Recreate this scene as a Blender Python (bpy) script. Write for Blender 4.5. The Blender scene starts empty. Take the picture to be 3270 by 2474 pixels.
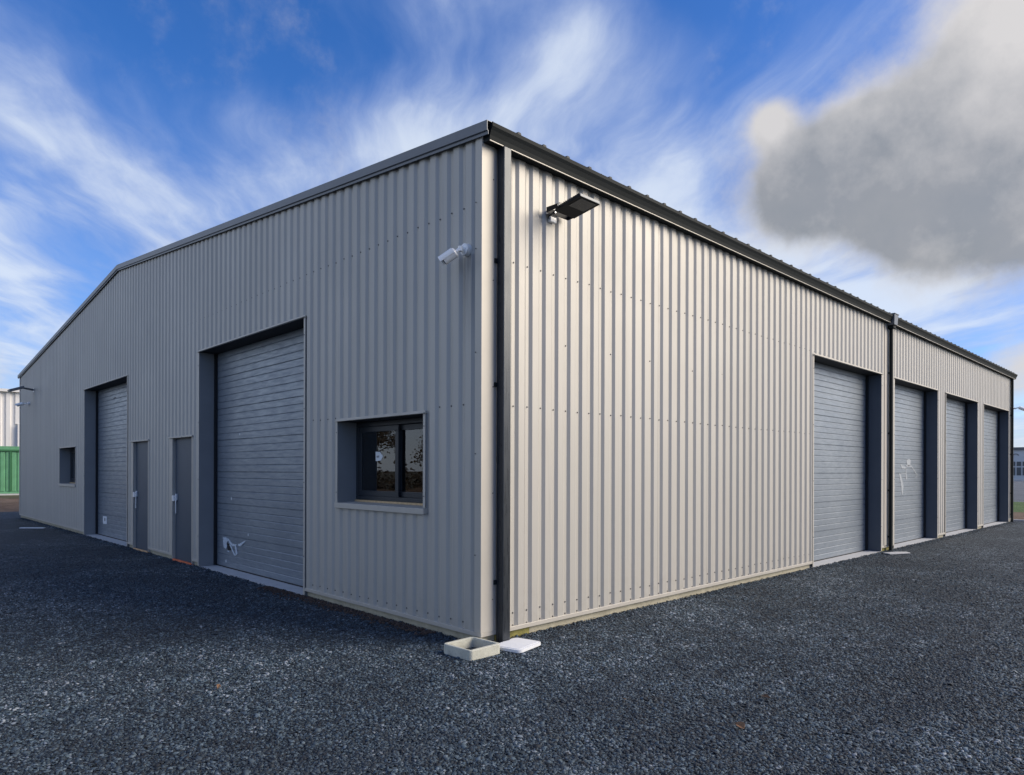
import bpy, bmesh, math, random
import numpy as np
from mathutils import Vector, Matrix
random.seed(7); rng = np.random.default_rng(11)
S = bpy.context.scene
COL = S.collection
R = math.radians

# ------------------------------------------------------------------ camera
cam = bpy.data.objects.new('camera', bpy.data.cameras.new('camera')); COL.objects.link(cam)
CX, CY, CZ, AZ, ROLL = -4.0392, -4.5555, 1.55, 45.8912, 0.1573
fw = Vector((math.cos(R(AZ)), math.sin(R(AZ)), 0)); rt = Vector((math.sin(R(AZ)), -math.cos(R(AZ)), 0)); up = Vector((0, 0, 1))
r2 = rt*math.cos(R(ROLL)) + up*math.sin(R(ROLL)); u2 = up*math.cos(R(ROLL)) - rt*math.sin(R(ROLL))
M = Matrix((r2, u2, -fw)).transposed().to_4x4(); M.translation = (CX, CY, CZ); cam.matrix_world = M
cam.data.lens = 24.150; cam.data.sensor_width = 36; cam.data.sensor_fit = 'HORIZONTAL'
cam.data.shift_x = 0.0; cam.data.shift_y = (1502.75-1237)/3270
cam.data.clip_start = .05; cam.data.clip_end = 3000
S.camera = cam

# ------------------------------------------------------------------ exposure, sun
S.view_settings.view_transform = 'Standard'; S.view_settings.look = 'None'
S.view_settings.exposure = 0.70; S.view_settings.gamma = 1; S.view_settings.use_curve_mapping = False
SUN_AZ, SUN_EL = -48.0, 31.0
sd = bpy.data.lights.new('sun', 'SUN'); sd.energy = 2.45; sd.angle = R(42); sd.color = (1.0, .87, .68)
sun = bpy.data.objects.new('sun', sd); COL.objects.link(sun)
sv = Vector((math.cos(R(SUN_AZ))*math.cos(R(SUN_EL)), math.sin(R(SUN_AZ))*math.cos(R(SUN_EL)), math.sin(R(SUN_EL))))
sun.rotation_euler = sv.to_track_quat('Z', 'Y').to_euler()

# ------------------------------------------------------------------ node helper
class NG:
    def __init__(s, tree): s.t = tree; s.n = tree.nodes; s.l = tree.links
    def node(s, typ, **kw):
        n = s.n.new(typ)
        for k, v in kw.items(): setattr(n, k, v)
        return n
    def put(s, inp, v):
        if hasattr(v, 'links') or hasattr(v, 'is_output'): s.l.new(v, inp)
        else: inp.default_value = v
    def math(s, op, a, b=None, c=None, clamp=False):
        n = s.node('ShaderNodeMath', operation=op); n.use_clamp = clamp
        s.put(n.inputs[0], a)
        if b is not None: s.put(n.inputs[1], b)
        if c is not None: s.put(n.inputs[2], c)
        return n.outputs[0]
    def vec(s, op, a, b=None):
        n = s.node('ShaderNodeVectorMath', operation=op)
        s.put(n.inputs[0], a)
        if b is not None: s.put(n.inputs[1] if op != 'SCALE' else n.inputs['Scale'], b)
        return n.outputs['Value'] if op in ('DOT_PRODUCT', 'LENGTH') else n.outputs[0]
    def noise(s, v, scale, detail=5, rough=.55, dist=0.0):
        n = s.node('ShaderNodeTexNoise'); s.put(n.inputs['Vector'], v)
        n.inputs['Scale'].default_value = scale; n.inputs['Detail'].default_value = detail
        n.inputs['Roughness'].default_value = rough; n.inputs['Distortion'].default_value = dist
        return n.outputs['Fac']
    def mixc(s, f, a, b, blend='MIX'):
        n = s.node('ShaderNodeMix', data_type='RGBA', blend_type=blend)
        s.put(n.inputs['Factor'], f); s.put(n.inputs['A'], a); s.put(n.inputs['B'], b)
        return n.outputs['Result']
    def ss(s, x, a, b):
        n = s.node('ShaderNodeMapRange', interpolation_type='SMOOTHSTEP')
        s.put(n.inputs['Value'], x); n.inputs['From Min'].default_value = a; n.inputs['From Max'].default_value = b
        return n.outputs['Result']
    def lin(s, x, a, b, c=0., d=1.):
        n = s.node('ShaderNodeMapRange'); s.put(n.inputs['Value'], x)
        for k, v in zip(('From Min', 'From Max', 'To Min', 'To Max'), (a, b, c, d)): n.inputs[k].default_value = v
        return n.outputs['Result']
    def comb(s, x, y, z):
        n = s.node('ShaderNodeCombineXYZ'); s.put(n.inputs[0], x); s.put(n.inputs[1], y); s.put(n.inputs[2], z); return n.outputs[0]

# ------------------------------------------------------------------ world: physical sky with clouds
W = bpy.data.worlds.new('World'); S.world = W; W.use_nodes = True
g = NG(W.node_tree); g.n.clear()
out = g.node('ShaderNodeOutputWorld'); bg = g.node('ShaderNodeBackground'); g.l.new(bg.outputs[0], out.inputs[0])
bg.inputs['Strength'].default_value = .10
sky = g.node('ShaderNodeTexSky', sky_type='NISHITA'); sky.sun_disc = False
sky.sun_elevation = R(SUN_EL); sky.sun_rotation = R(90-SUN_AZ); sky.altitude = 50; sky.air_density = 1.0; sky.dust_density = .6; sky.ozone_density = 2.5
hs = g.node('ShaderNodeHueSaturation'); hs.inputs['Saturation'].default_value = 1.3; hs.inputs['Value'].default_value = 1.0
g.l.new(sky.outputs[0], hs.inputs['Color'])
D = g.node('ShaderNodeTexCoord').outputs['Generated']
sx = g.node('ShaderNodeSeparateXYZ'); g.l.new(D, sx.inputs[0])
X, Y, Z = sx.outputs
zz = g.math('ADD', g.math('MAXIMUM', Z, 0.0), .10)
# cloud-deck plane coordinates, rotated so that a runs along the wind (towards azimuth 50 degrees)
wa = R(50)
a = g.math('DIVIDE', g.math('ADD', g.math('MULTIPLY', X, math.cos(wa)), g.math('MULTIPLY', Y, math.sin(wa))), zz)
b = g.math('DIVIDE', g.math('SUBTRACT', g.math('MULTIPLY', Y, math.cos(wa)), g.math('MULTIPLY', X, math.sin(wa))), zz)
warp = g.noise(g.comb(a, b, 0.), 1.1, 3, .5)
warp2 = g.noise(g.comb(b, a, 3.), 1.3, 3, .5)
av = g.math('ADD', a, g.lin(warp, 0, 1, -.28, .28)); bv = g.math('ADD', b, g.lin(warp2, 0, 1, -.22, .22))
wisp = g.noise(g.comb(g.math('MULTIPLY', av, .62), g.math('MULTIPLY', bv, 1.5), 1.7), 1.6, 9, .56)
soft = g.noise(g.comb(g.math('MULTIPLY', av, .5), bv, 9.), .9, 4, .5)
def blob(az, el, rad, amp):
    c = (math.cos(R(az))*math.cos(R(el)), math.sin(R(az))*math.cos(R(el)), math.sin(R(el)))
    d = g.math('SUBTRACT', g.vec('DOT_PRODUCT', D, c), 1.0)
    k = 1/(1-math.cos(R(rad)))
    return g.math('MULTIPLY', g.math('EXPONENT', g.math('MULTIPLY', d, k)), amp)
def total(lst):
    t = blob(*lst[0])
    for q in lst[1:]: t = g.math('ADD', t, blob(*q))
    return t
WISPS = [(80, 22.3, 3.4, .20), (75, 20, 3.2, .20), (70, 18, 4, .22), (83, 17, 3.2, .22), (76, 16, 2.5, .12), (80, 12.5, 2, .14), (64, 22, 5, .24), (58.5, 24, 5, .28), (53, 24.5, 4, .24), (68, 25.5, 2.5, .12),
         (69, 26, 3, .14), (68, 31, 3.5, .07), (40, 30, 4, .20), (37, 32, 3.5, .12), (48, 27, 3, .12), (33, 28, 6, .18), (36, 22, 5.5, .26), (43, 25.5, 4, .14), (29, 24, 4, .12), (31, 17, 6, .30),
         (24, 14.5, 5, .30), (15, 13, 5, .26), (42, 26, 4, .12), (22, 27, 5, .16), (83, 12, 3, .10), (84, 8, 9, .06), (80, 29, 6, -.25), (62, 31, 5, -.16), (53, 32, 5, -.12), (31, 34, 3, -.15), (28.5, 21.8, 2.2, -.14), (76, 15.5, 2.6, -.16), (12, 10, 4, -.06), (64, 20, 2.2, -.10),
         (95, 14, 9, .2), (125, 20, 26, .6), (-60, 25, 40, .5), (170, 28, 34, .5), (150, 12, 16, .25), (-135, 30, 38, -.25), (10, 60, 30, .1)]  # out-of-view clouds, added to brighten the gable wall and its reflections
low = g.math('MULTIPLY', g.math('EXPONENT', g.math('MULTIPLY', Z, -3.6)), .36)
dens = g.math('ADD', g.math('ADD', total(WISPS), low), g.math('ADD', g.lin(wisp, .22, .78, -.48, .40), g.lin(soft, .25, .75, -.20, .20)))
cov = g.math('POWER', g.ss(dens, -.16, .56), 1.2)
wcol = g.mixc(g.ss(dens, .1, .6), (2.3, 2.95, 4.8, 1), (4.6, 5.1, 5.85, 1))
veil = g.math('MULTIPLY', cov, .86)
hsm = g.vec('MULTIPLY', hs.outputs[0], (.76, .82, 1.10))
c1 = g.mixc(veil, hsm, wcol)
# the big grey cumulus, with its own rounded bumps
CUM = [(15.5, 22.5, 5.0, .9), (20, 20.5, 4.2, 1.0), (10.5, 19, 5, .9), (15, 17, 3.6, .7), (8.5, 25.5, 4.5, .85), (24.3, 19.6, 3.2, .85), (19.5, 23.6, 2.8, .7), (5, 22, 8, .9), (23.4, 22.3, 2.2, .5), (9.5, 29, 3.0, .5), (25.3, 25.3, 1.5, 1.05),
       (-12, 20, 12, .8), (-95, 22, 12, .7), (-30, 35, 12, .5), (130, 12, 5, .6), (9.0, 6.5, 2.6, .75), (84.5, 6.6, 2.0, .8)]
n3 = g.noise(D, 4.2, 12, .60); n3b = g.noise(g.vec('ADD', D, (.012, -.012, .03)), 4.2, 12, .60); n4 = g.noise(D, 2.6, 3, .5); n5 = g.noise(D, 13, 8, .6)
cden = g.math('ADD', total(CUM), g.math('ADD', g.lin(n3, .22, .78, -.55, .55), g.math('ADD', g.lin(n4, .2, .8, -.3, .3), g.lin(n5, .25, .75, -.16, .16))))
ccov = g.ss(cden, .04, .92)
thick = g.ss(cden, .20, 1.05)
topl = total([(9, 29.5, 5.5, 1.), (25.2, 25.6, 1.6, 1.3), (19.5, 25.6, 2.2, .45), (9.0, 6.5, 3, .9), (84.5, 6.6, 3, 1.), (-12, 30, 14, 1.), (-60, 40, 30, .8)])
shade = g.math('SUBTRACT', g.math('ADD', g.math('MULTIPLY', thick, 1.0), g.math('ADD', g.lin(n5, .3, .7, -.07, .07), g.lin(g.math('SUBTRACT', n3b, n3), -.11, .11, -.24, .24))), topl, clamp=True)
rim = g.mixc(shade, (4.2, 4.1, 4.1, 1), g.mixc(g.lin(n3, .35, .65), (1.6, 1.78, 2.05, 1), (2.15, 2.22, 2.4, 1)))
c2 = g.mixc(g.math('MULTIPLY', ccov, .97), c1, rim)
# the low sun's glow in thin cloud, behind and to the right of the viewer
glow = total([(SUN_AZ+4, 22, 26, 6.0)])
gc = g.node('ShaderNodeVectorMath', operation='SCALE'); gc.inputs[0].default_value = (1.0, .9, .76); g.l.new(glow, gc.inputs['Scale'])
fin = g.vec('ADD', c2, gc.outputs[0])
g.l.new(fin, bg.inputs['Color'])
W.cycles.sampling_method = 'MANUAL'; W.cycles.sample_map_resolution = 1024

# ------------------------------------------------------------------ materials
MATS = {}
def mat(name, col, rough=.6, metal=0., spec=.5, tint=.0, tscale=3., bump=0., bscale=60., stretch=(1, 1, 1), coat=0., dirt=0., rvar=0.):
    m = bpy.data.materials.new(name); m.use_nodes = True; t = NG(m.node_tree)
    p = t.n['Principled BSDF']; p.inputs['Roughness'].default_value = rough; p.inputs['Metallic'].default_value = metal
    p.inputs['Specular IOR Level'].default_value = spec; p.inputs['Coat Weight'].default_value = coat
    tc = t.node('ShaderNodeTexCoord').outputs['Object']
    mp = t.node('ShaderNodeMapping'); t.l.new(tc, mp.inputs[0]); mp.inputs['Scale'].default_value = stretch
    c = (*col, 1)
    if tint or dirt or rvar:
        n = t.noise(mp.outputs[0], tscale, 6, .6)
        dk = tuple(v*(1-tint) for v in col)+(1,); lt = tuple(min(1, v*(1+tint)) for v in col)+(1,)
        cc = t.mixc(t.lin(n, .3, .7), dk, lt)
        if dirt:
            n2 = t.noise(tc, tscale*3.1, 7, .7)
            cc = t.mixc(t.math('MULTIPLY', t.ss(n2, .52, .75), dirt), cc, (.12, .10, .075, 1))
        t.l.new(cc, p.inputs['Base Color'])
        if rvar: t.l.new(t.lin(n, .3, .7, rough-rvar, rough+rvar), p.inputs['Roughness'])
    else: p.inputs['Base Color'].default_value = c
    if bump:
        n = t.noise(mp.outputs[0], bscale, 5, .6)
        bn = t.node('ShaderNodeBump'); bn.inputs['Strength'].default_value = bump; bn.inputs['Distance'].default_value = .01
        t.l.new(n, bn.inputs['Height']); t.l.new(bn.outputs[0], p.inputs['Normal'])
    MATS[name] = m; return m

def cladding_mat():
    m = bpy.data.materials.new('coated_steel_cladding'); m.use_nodes = True; t = NG(m.node_tree)
    p = t.n['Principled BSDF']
    tc = t.node('ShaderNodeTexCoord').outputs['Object']
    s = t.node('ShaderNodeSeparateXYZ'); t.l.new(tc, s.inputs[0])
    sh = t.math('FLOOR', t.math('DIVIDE', t.math('ADD', s.outputs[0], s.outputs[1]), 1.06))
    wn = t.node('ShaderNodeTexWhiteNoise', noise_dimensions='1D'); t.l.new(sh, wn.inputs['W'])
    base = t.mixc(wn.outputs['Value'], (.44, .424, .39, 1), (.46, .442, .408, 1))
    n = t.noise(tc, .7, 5, .6)
    base = t.mixc(t.lin(n, .3, .7, 0, .35), base, (.41, .395, .365, 1))
    mp = t.node('ShaderNodeMapping'); t.l.new(tc, mp.inputs[0]); mp.inputs['Scale'].default_value = (14, 14, .5)
    st = t.noise(mp.outputs[0], 1., 5, .65)
    # faint run-off streaks and splashed dust low on the sheets
    base = t.mixc(t.math('MULTIPLY', t.ss(st, .56, .78), .22), base, (.25, .235, .21, 1))
    low = t.math('MULTIPLY', t.lin(s.outputs[2], .1, .55, 1., 0.), t.ss(t.noise(tc, 9, 5, .7), .4, .7))
    base = t.mixc(t.math('MULTIPLY', low, .25), base, (.30, .27, .22, 1))
    # darker streaked patch below the camera mount
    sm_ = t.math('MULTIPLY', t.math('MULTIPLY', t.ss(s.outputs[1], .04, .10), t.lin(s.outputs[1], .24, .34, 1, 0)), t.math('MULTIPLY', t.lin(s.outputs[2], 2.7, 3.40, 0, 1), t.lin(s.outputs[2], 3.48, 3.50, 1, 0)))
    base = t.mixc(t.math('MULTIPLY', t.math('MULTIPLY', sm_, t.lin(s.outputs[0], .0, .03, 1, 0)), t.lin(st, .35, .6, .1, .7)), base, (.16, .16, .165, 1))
    t.l.new(base, p.inputs['Base Color'])
    p.inputs['Metallic'].default_value = .22
    t.l.new(t.lin(n, .3, .7, .47, .55), p.inputs['Roughness'])
    bn = t.node('ShaderNodeBump'); bn.inputs['Strength'].default_value = .2; bn.inputs['Distance'].default_value = .02
    mp2 = t.node('ShaderNodeMapping'); t.l.new(tc, mp2.inputs[0]); mp2.inputs['Scale'].default_value = (6, 6, 1.1)
    t.l.new(t.noise(mp2.outputs[0], 1., 3, .5), bn.inputs['Height']); t.l.new(bn.outputs[0], p.inputs['Normal'])
    MATS['clad'] = m
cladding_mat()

def door_mat():
    m = bpy.data.materials.new('embossed_door_steel'); m.use_nodes = True; t = NG(m.node_tree)
    p = t.n['Principled BSDF']; tc = t.node('ShaderNodeTexCoord').outputs['Object']
    n = t.noise(tc, 1.3, 6, .6)
    mp = t.node('ShaderNodeMapping'); t.l.new(tc, mp.inputs[0]); mp.inputs['Scale'].default_value = (3.5, 3.5, 26)
    gr = t.noise(mp.outputs[0], 1., 7, .68)
    base = t.mixc(t.lin(n, .3, .7), (.23, .265, .31, 1), (.305, .34, .38, 1))
    base = t.mixc(t.lin(gr, .38, .7, 0, .8), base, (.165, .20, .245, 1))
    t.l.new(base, p.inputs['Base Color']); p.inputs['Metallic'].default_value = .35
    t.l.new(t.lin(gr, .35, .65, .30, .48), p.inputs['Roughness'])
    mp2 = t.node('ShaderNodeMapping'); t.l.new(tc, mp2.inputs[0]); mp2.inputs['Scale'].default_value = (14, 14, 110)
    bn = t.node('ShaderNodeBump'); bn.inputs['Strength'].default_value = .35; bn.inputs['Distance'].default_value = .003
    t.l.new(t.noise(mp2.outputs[0], 1., 6, .7), bn.inputs['Height']); t.l.new(bn.outputs[0], p.inputs['Normal'])
    MATS['door'] = m
door_mat()
mat('trim', (.47, .445, .40), .5, .2, tint=.05, tscale=2, bump=.05, bscale=8)
mat('verge', (.135, .148, .168), .42, .3, tint=.05, tscale=2)
mat('jamb', (.085, .10, .125), .42, .2, tint=.08, tscale=2)
mat('jamb_left', (.26, .265, .27), .45, .2, tint=.08, tscale=2)
mat('anthracite', (.012, .016, .018), .65, .0, .15, tint=.12, tscale=4, bump=.04, bscale=12)
mat('pipe', (.040, .046, .055), .30, .45, tint=.15, tscale=5, stretch=(8, 8, .7), bump=.1, bscale=3, rvar=.08)
mat('rubber', (.008, .009, .012), .7)
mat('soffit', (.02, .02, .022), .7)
mat('roof', (.045, .05, .055), .6, .0, .3, tint=.1)
mat('person_door', (.05, .072, .105), .5, .1, tint=.08, tscale=2)
mat('window_frame', (.030, .036, .045), .35, .3)
mat('screw', (.13, .13, .135), .45, .5)
mat('concrete', (.40, .37, .28), .85, tint=.15, tscale=6, bump=.4, bscale=90, dirt=.5)
mat('moss', (.22, .20, .06), .9, tint=.3, tscale=20, bump=.5, bscale=80)
mat('slab', (.46, .47, .48), .75, tint=.08, tscale=5, bump=.25, bscale=120, dirt=.35)
mat('cast_concrete', (.50, .50, .43), .85, tint=.12, tscale=14, bump=.55, bscale=150, dirt=.35)
mat('lid', (.70, .72, .75), .7, tint=.04, tscale=12, bump=.2, bscale=150, dirt=.12)
mat('white_plastic', (.86, .86, .85), .3, coat=.3)
mat('white_paper', (.72, .76, .80), .7)
mat('print', (.05, .05, .06), .6)
mat('black_gloss', (.012, .012, .015), .15)
mat('steel', (.55, .56, .58), .3, .9)
mat('lamp_body', (.008, .009, .011), .6, .0, .25, tint=.1, tscale=20)
mat('wood', (.50, .36, .20), .7, tint=.2, tscale=20)
mat('orange', (.62, .14, .05), .7, tint=.2, tscale=12)
mat('pale_orange', (.60, .38, .20), .7, tint=.35, tscale=12)
mat('faded_film', (.36, .39, .42), .5, tint=.15, tscale=25)
mat('film', (.55, .62, .70), .35, tint=.25, tscale=25)
mat('leaf', (.17, .09, .045), .7, tint=.4, tscale=60)
mat('leaf_litter', (.06, .038, .028), .9, tint=.5, tscale=30)
mat('dark_leaf', (.06, .03, .015), .7, tint=.4, tscale=60)
mat('shed_white', (.70, .69, .68), .5, .1, tint=.03)
mat('shed_grey', (.10, .10, .11), .4)
mat('green_paint', (.115, .31, .165), .45, tint=.15, tscale=2, bump=.2, bscale=6)
mat('green_dark', (.035, .15, .06), .5)
mat('far_white', (.50, .56, .62), .6)
mat('far_dark', (.12, .13, .15), .5)
mat('far_glass', (.05, .07, .09), .3)
mat('bark', (.07, .055, .04), .9, tint=.3, tscale=12)
mat('twigs', (.062, .05, .038), .9, tint=.5, tscale=3)
mat('pole', (.30, .31, .32), .4, .7)

def glass_mat():
    m = bpy.data.materials.new('window_glass'); m.use_nodes = True; t = NG(m.node_tree)
    o = t.n['Material Output']; t.n.remove(t.n['Principled BSDF'])
    fr = t.node('ShaderNodeFresnel'); fr.inputs['IOR'].default_value = 1.75
    gl = t.node('ShaderNodeBsdfGlossy'); gl.inputs['Roughness'].default_value = .01; gl.inputs['Color'].default_value = (.95, .97, 1, 1)
    tr = t.node('ShaderNodeBsdfTransparent'); tr.inputs['Color'].default_value = (.55, .60, .62, 1)
    mx = t.node('ShaderNodeMixShader'); t.l.new(fr.outputs[0], mx.inputs[0]); t.l.new(tr.outputs[0], mx.inputs[1]); t.l.new(gl.outputs[0], mx.inputs[2])
    t.l.new(mx.outputs[0], o.inputs[0]); MATS['glass'] = m
glass_mat()

def gravel_mat(name, attr):
    m = bpy.data.materials.new(name); m.use_nodes = True; t = NG(m.node_tree)
    p = t.n['Principled BSDF']; tc = t.node('ShaderNodeTexCoord').outputs['Object']
    big = t.noise(tc, .55, 5, .6); mid = t.noise(tc, 3.0, 5, .65)
    if attr:
        at = t.node('ShaderNodeAttribute', attribute_name='tone'); v = at.outputs['Fac']
    else:
        vo = t.node('ShaderNodeTexVoronoi'); t.l.new(tc, vo.inputs['Vector']); vo.inputs['Scale'].default_value = 58
        sp = t.node('ShaderNodeSeparateColor'); t.l.new(vo.outputs['Color'], sp.inputs[0]); v = sp.outputs[0]
        vec = t.vec('SUBTRACT', vo.outputs['Color'], (.5, .5, .5))
        sc = t.vec('SCALE', vec, 1.25)
        nm = t.vec('NORMALIZE', t.vec('ADD', t.vec('MULTIPLY', sc, (1, 1, 0)), (0, 0, 1)))
        bn = t.node('ShaderNodeBump'); bn.inputs['Strength'].default_value = .9; bn.inputs['Distance'].default_value = .02
        t.l.new(t.math('ADD', t.math('MULTIPLY', vo.outputs['Distance'], -1.0), t.noise(tc, 20, 3, .6)), bn.inputs['Height']); t.l.new(nm, bn.inputs['Normal'])
        t.l.new(bn.outputs[0], p.inputs['Normal'])
    v = t.math('ADD', v, t.lin(t.noise(tc, 5, 4, .6), .35, .65, -.10, .08)); v = t.math('ADD', v, t.lin(big, .35, .65, -.10, .10), clamp=True)
    r = t.node('ShaderNodeValToRGB'); t.l.new(v, r.inputs[0]); e = r.color_ramp.elements
    F_ = .98 if attr else .62
    e[0].position = 0; e[0].color = (.014, .018, .024, 1); e[1].position = 1; e[1].color = (.28, .32, .37, 1)
    for q, c in ((.32, (.023, .036, .049)), (.58, (.054, .083, .110)), (.84, (.104, .150, .186)), (.96, (.165, .215, .26))):
        k = e.new(q); k.color = (*[v_*F_ for v_ in c], 1)
    tk = t.node('ShaderNodeMapping'); t.l.new(tc, tk.inputs[0]); tk.inputs['Rotation'].default_value = (0, 0, R(-38)); tk.inputs['Scale'].default_value = (.25, 2.6, 1)
    trk = t.noise(tk.outputs[0], 1.0, 3, .5)
    c = t.mixc(t.lin(big, .32, .68, .34, 0), r.outputs[0], (.020, .026, .038, 1))
    c = t.mixc(t.lin(trk, .45, .7, 0, .35), c, (.022, .030, .044, 1))
    c = t.mixc(t.lin(mid, .45, .75, 0, .22), c, (.05, .048, .046, 1))
    t.l.new(c, p.inputs['Base Color']); p.inputs['Roughness'].default_value = .7; p.inputs['Specular IOR Level'].default_value = .3
    MATS[name] = m
gravel_mat('gravel_ground', False); gravel_mat('gravel_chips', True)

def soil_mat(name, cA, cB, sc, bscale=30):
    m = bpy.data.materials.new(name); m.use_nodes = True; t = NG(m.node_tree)
    p = t.n['Principled BSDF']; tc = t.node('ShaderNodeTexCoord').outputs['Object']
    n = t.noise(tc, sc, 8, .65); t.l.new(t.mixc(t.ss(n, .38, .62), (*cA, 1), (*cB, 1)), p.inputs['Base Color'])
    p.inputs['Roughness'].default_value = .95
    bn = t.node('ShaderNodeBump'); bn.inputs['Strength'].default_value = .8; bn.inputs['Distance'].default_value = .1
    t.l.new(t.noise(tc, bscale, 6, .7), bn.inputs['Height']); t.l.new(bn.outputs[0], p.inputs['Normal']); MATS[name] = m
soil_mat('field', (.05, .048, .02), (.10, .085, .045), .25, 4)
soil_mat('grass', (.05, .10, .018), (.08, .14, .03), 1.2, 14)
soil_mat('dirt', (.11, .07, .042), (.17, .115, .075), 2.0, 9)
soil_mat('dry_bank', (.06, .055, .02), (.12, .065, .035), 1.6, 9)
soil_mat('asphalt', (.11, .125, .145), (.14, .155, .175), .5, 40)

# ------------------------------------------------------------------ mesh helpers
class MB:
    def __init__(s): s.v = []; s.f = []; s.m = []; s.mats = []
    def mi(s, m):
        if m not in s.mats: s.mats.append(m)
        return s.mats.index(m)
    def face(s, pts, m):
        k = len(s.v); s.v += [tuple(p) for p in pts]; s.f.append(tuple(range(k, k+len(pts)))); s.m.append(s.mi(m))
    def hull8(s, p, m):     # p: bottom 4 then top 4
        k = len(s.v); s.v += [tuple(q) for q in p]; i = s.mi(m)
        for f in ((3, 2, 1, 0), (4, 5, 6, 7), (0, 1, 5, 4), (1, 2, 6, 5), (2, 3, 7, 6), (3, 0, 4, 7)):
            s.f.append(tuple(k+q for q in f)); s.m.append(i)
    def box(s, a, b, m, T=None):
        (x0, y0, z0), (x1, y1, z1) = a, b
        p = [(x0, y0, z0), (x1, y0, z0), (x1, y1, z0), (x0, y1, z0), (x0, y0, z1), (x1, y0, z1), (x1, y1, z1), (x0, y1, z1)]
        if T: p = [T(*q) for q in p]
        s.hull8(p, m)
    def prism(s, poly, a, b, m, T):   # polygon (u,v) extruded in w from a to b ; T(u,v,w)
        k = len(s.v); n = len(poly); i = s.mi(m)
        s.v += [tuple(T(u, v, a)) for u, v in poly] + [tuple(T(u, v, b)) for u, v in poly]
        s.f.append(tuple(k+q for q in range(n))[::-1]); s.m.append(i)
        s.f.append(tuple(k+n+q for q in range(n))); s.m.append(i)
        for q in range(n): s.f.append((k+q, k+(q+1) % n, k+n+(q+1) % n, k+n+q)); s.m.append(i)
    def tube(s, p0, p1, r0, r1, m, n=10, cap=True):
        p0, p1 = Vector(p0), Vector(p1); d = (p1-p0).normalized()
        a = d.orthogonal().normalized(); b_ = d.cross(a); k = len(s.v); i = s.mi(m)
        for p, r in ((p0, r0), (p1, r1)):
            for q in range(n):
                t = 2*math.pi*q/n; s.v.append(tuple(p+a*math.cos(t)*r+b_*math.sin(t)*r))
        for q in range(n): s.f.append((k+q, k+(q+1) % n, k+n+(q+1) % n, k+n+q)); s.m.append(i)
        if cap: s.f.append(tuple(k+q for q in range(n))[::-1]); s.m.append(i); s.f.append(tuple(k+n+q for q in range(n))); s.m.append(i)
    def build(s, name, parent=None, bevel=0., loc=None, smooth=False):
        me = bpy.data.meshes.new(name); me.from_pydata(s.v, [], s.f); me.polygons.foreach_set('material_index', s.m)
        for m in s.mats: me.materials.append(MATS[m])
        if smooth: me.polygons.foreach_set('use_smooth', [True]*len(me.polygons))
        me.update(); o = bpy.data.objects.new(name, me); COL.objects.link(o)
        if parent: o.parent = parent
        if loc:
            o.location = loc
        if bevel:
            b_ = o.modifiers.new('bevel', 'BEVEL'); b_.width = bevel; b_.segments = 2; b_.limit_method = 'ANGLE'; b_.angle_limit = R(40)
        return o
def empty(name, loc=(0, 0, 0), parent=None):
    o = bpy.data.objects.new(name, None); COL.objects.link(o); o.location = loc; o.empty_display_size = .2
    if parent: o.parent = parent
    return o
def tag(o, label=None, cat=None, group=None, kind=None):
    if label: o['label'] = label
    if cat: o['category'] = cat
    if group: o['group'] = group
    if kind: o['kind'] = kind
    return o
LW = lambda s, n, z: (-n, s, z)          # left (gable) wall frame: s along, n outward
RW = lambda s, n, z: (s, -n, z)          # right (eaves) wall frame
L, WID, SL = 22.03, 22.386, .1023
top = lambda y: 4.60 + SL*min(y, WID-y)

# ------------------------------------------------------------------ ground
def sheet(name, x0, x1, y0, y1, z, m, **kw):
    b_ = MB(); b_.face([(x0, y0, z), (x1, y0, z), (x1, y1, z), (x0, y1, z)], m); return tag(b_.build(name), kind='structure', **kw)
sheet('ground', -900, 900, -900, 900, -.03, 'field')
sheet('gravel_yard', -34, 22.5, -30, 26.3, 0, 'gravel_ground')
sheet('soil_strip', 22.62, 28.6, -60, 60, -.004, 'dirt')
sheet('grass_verge', 28.6, 40, -60, 60, -.008, 'grass')
sheet('asphalt_road', 40, 138, -80, 120, -.012, 'asphalt')
b_ = MB(); b_.box((22.5, -40, -.05), (22.62, 40, .05), 'slab'); tag(b_.build('kerb', bevel=.01), kind='structure')
# earth bank at the far left, uneven
b_ = MB(); nx, ny = 60, 16
P = [[None]*(ny+1) for _ in range(nx+1)]
for i in range(nx+1):
    for j in range(ny+1):
        x = -30+i*1.0; t = j/ny; y = 26.4+t*12; h = math.sin(math.pi*min(1, t*1.1))*.34+.10*math.sin(x*1.7+t*5)*t*(1-t)*4+random.uniform(-.05, .05)*math.sin(math.pi*t)
        P[i][j] = (x, y+random.uniform(-.1, .1), h*(1 if 0 < j < ny else 0)-.01)
for i in range(nx):
    for j in range(ny): b_.face([P[i][j], P[i+1][j], P[i+1][j+1], P[i][j+1]], 'dirt' if j < 7 else 'dry_bank')
tag(b_.build('earth_bank', smooth=True), kind='structure')

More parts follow.
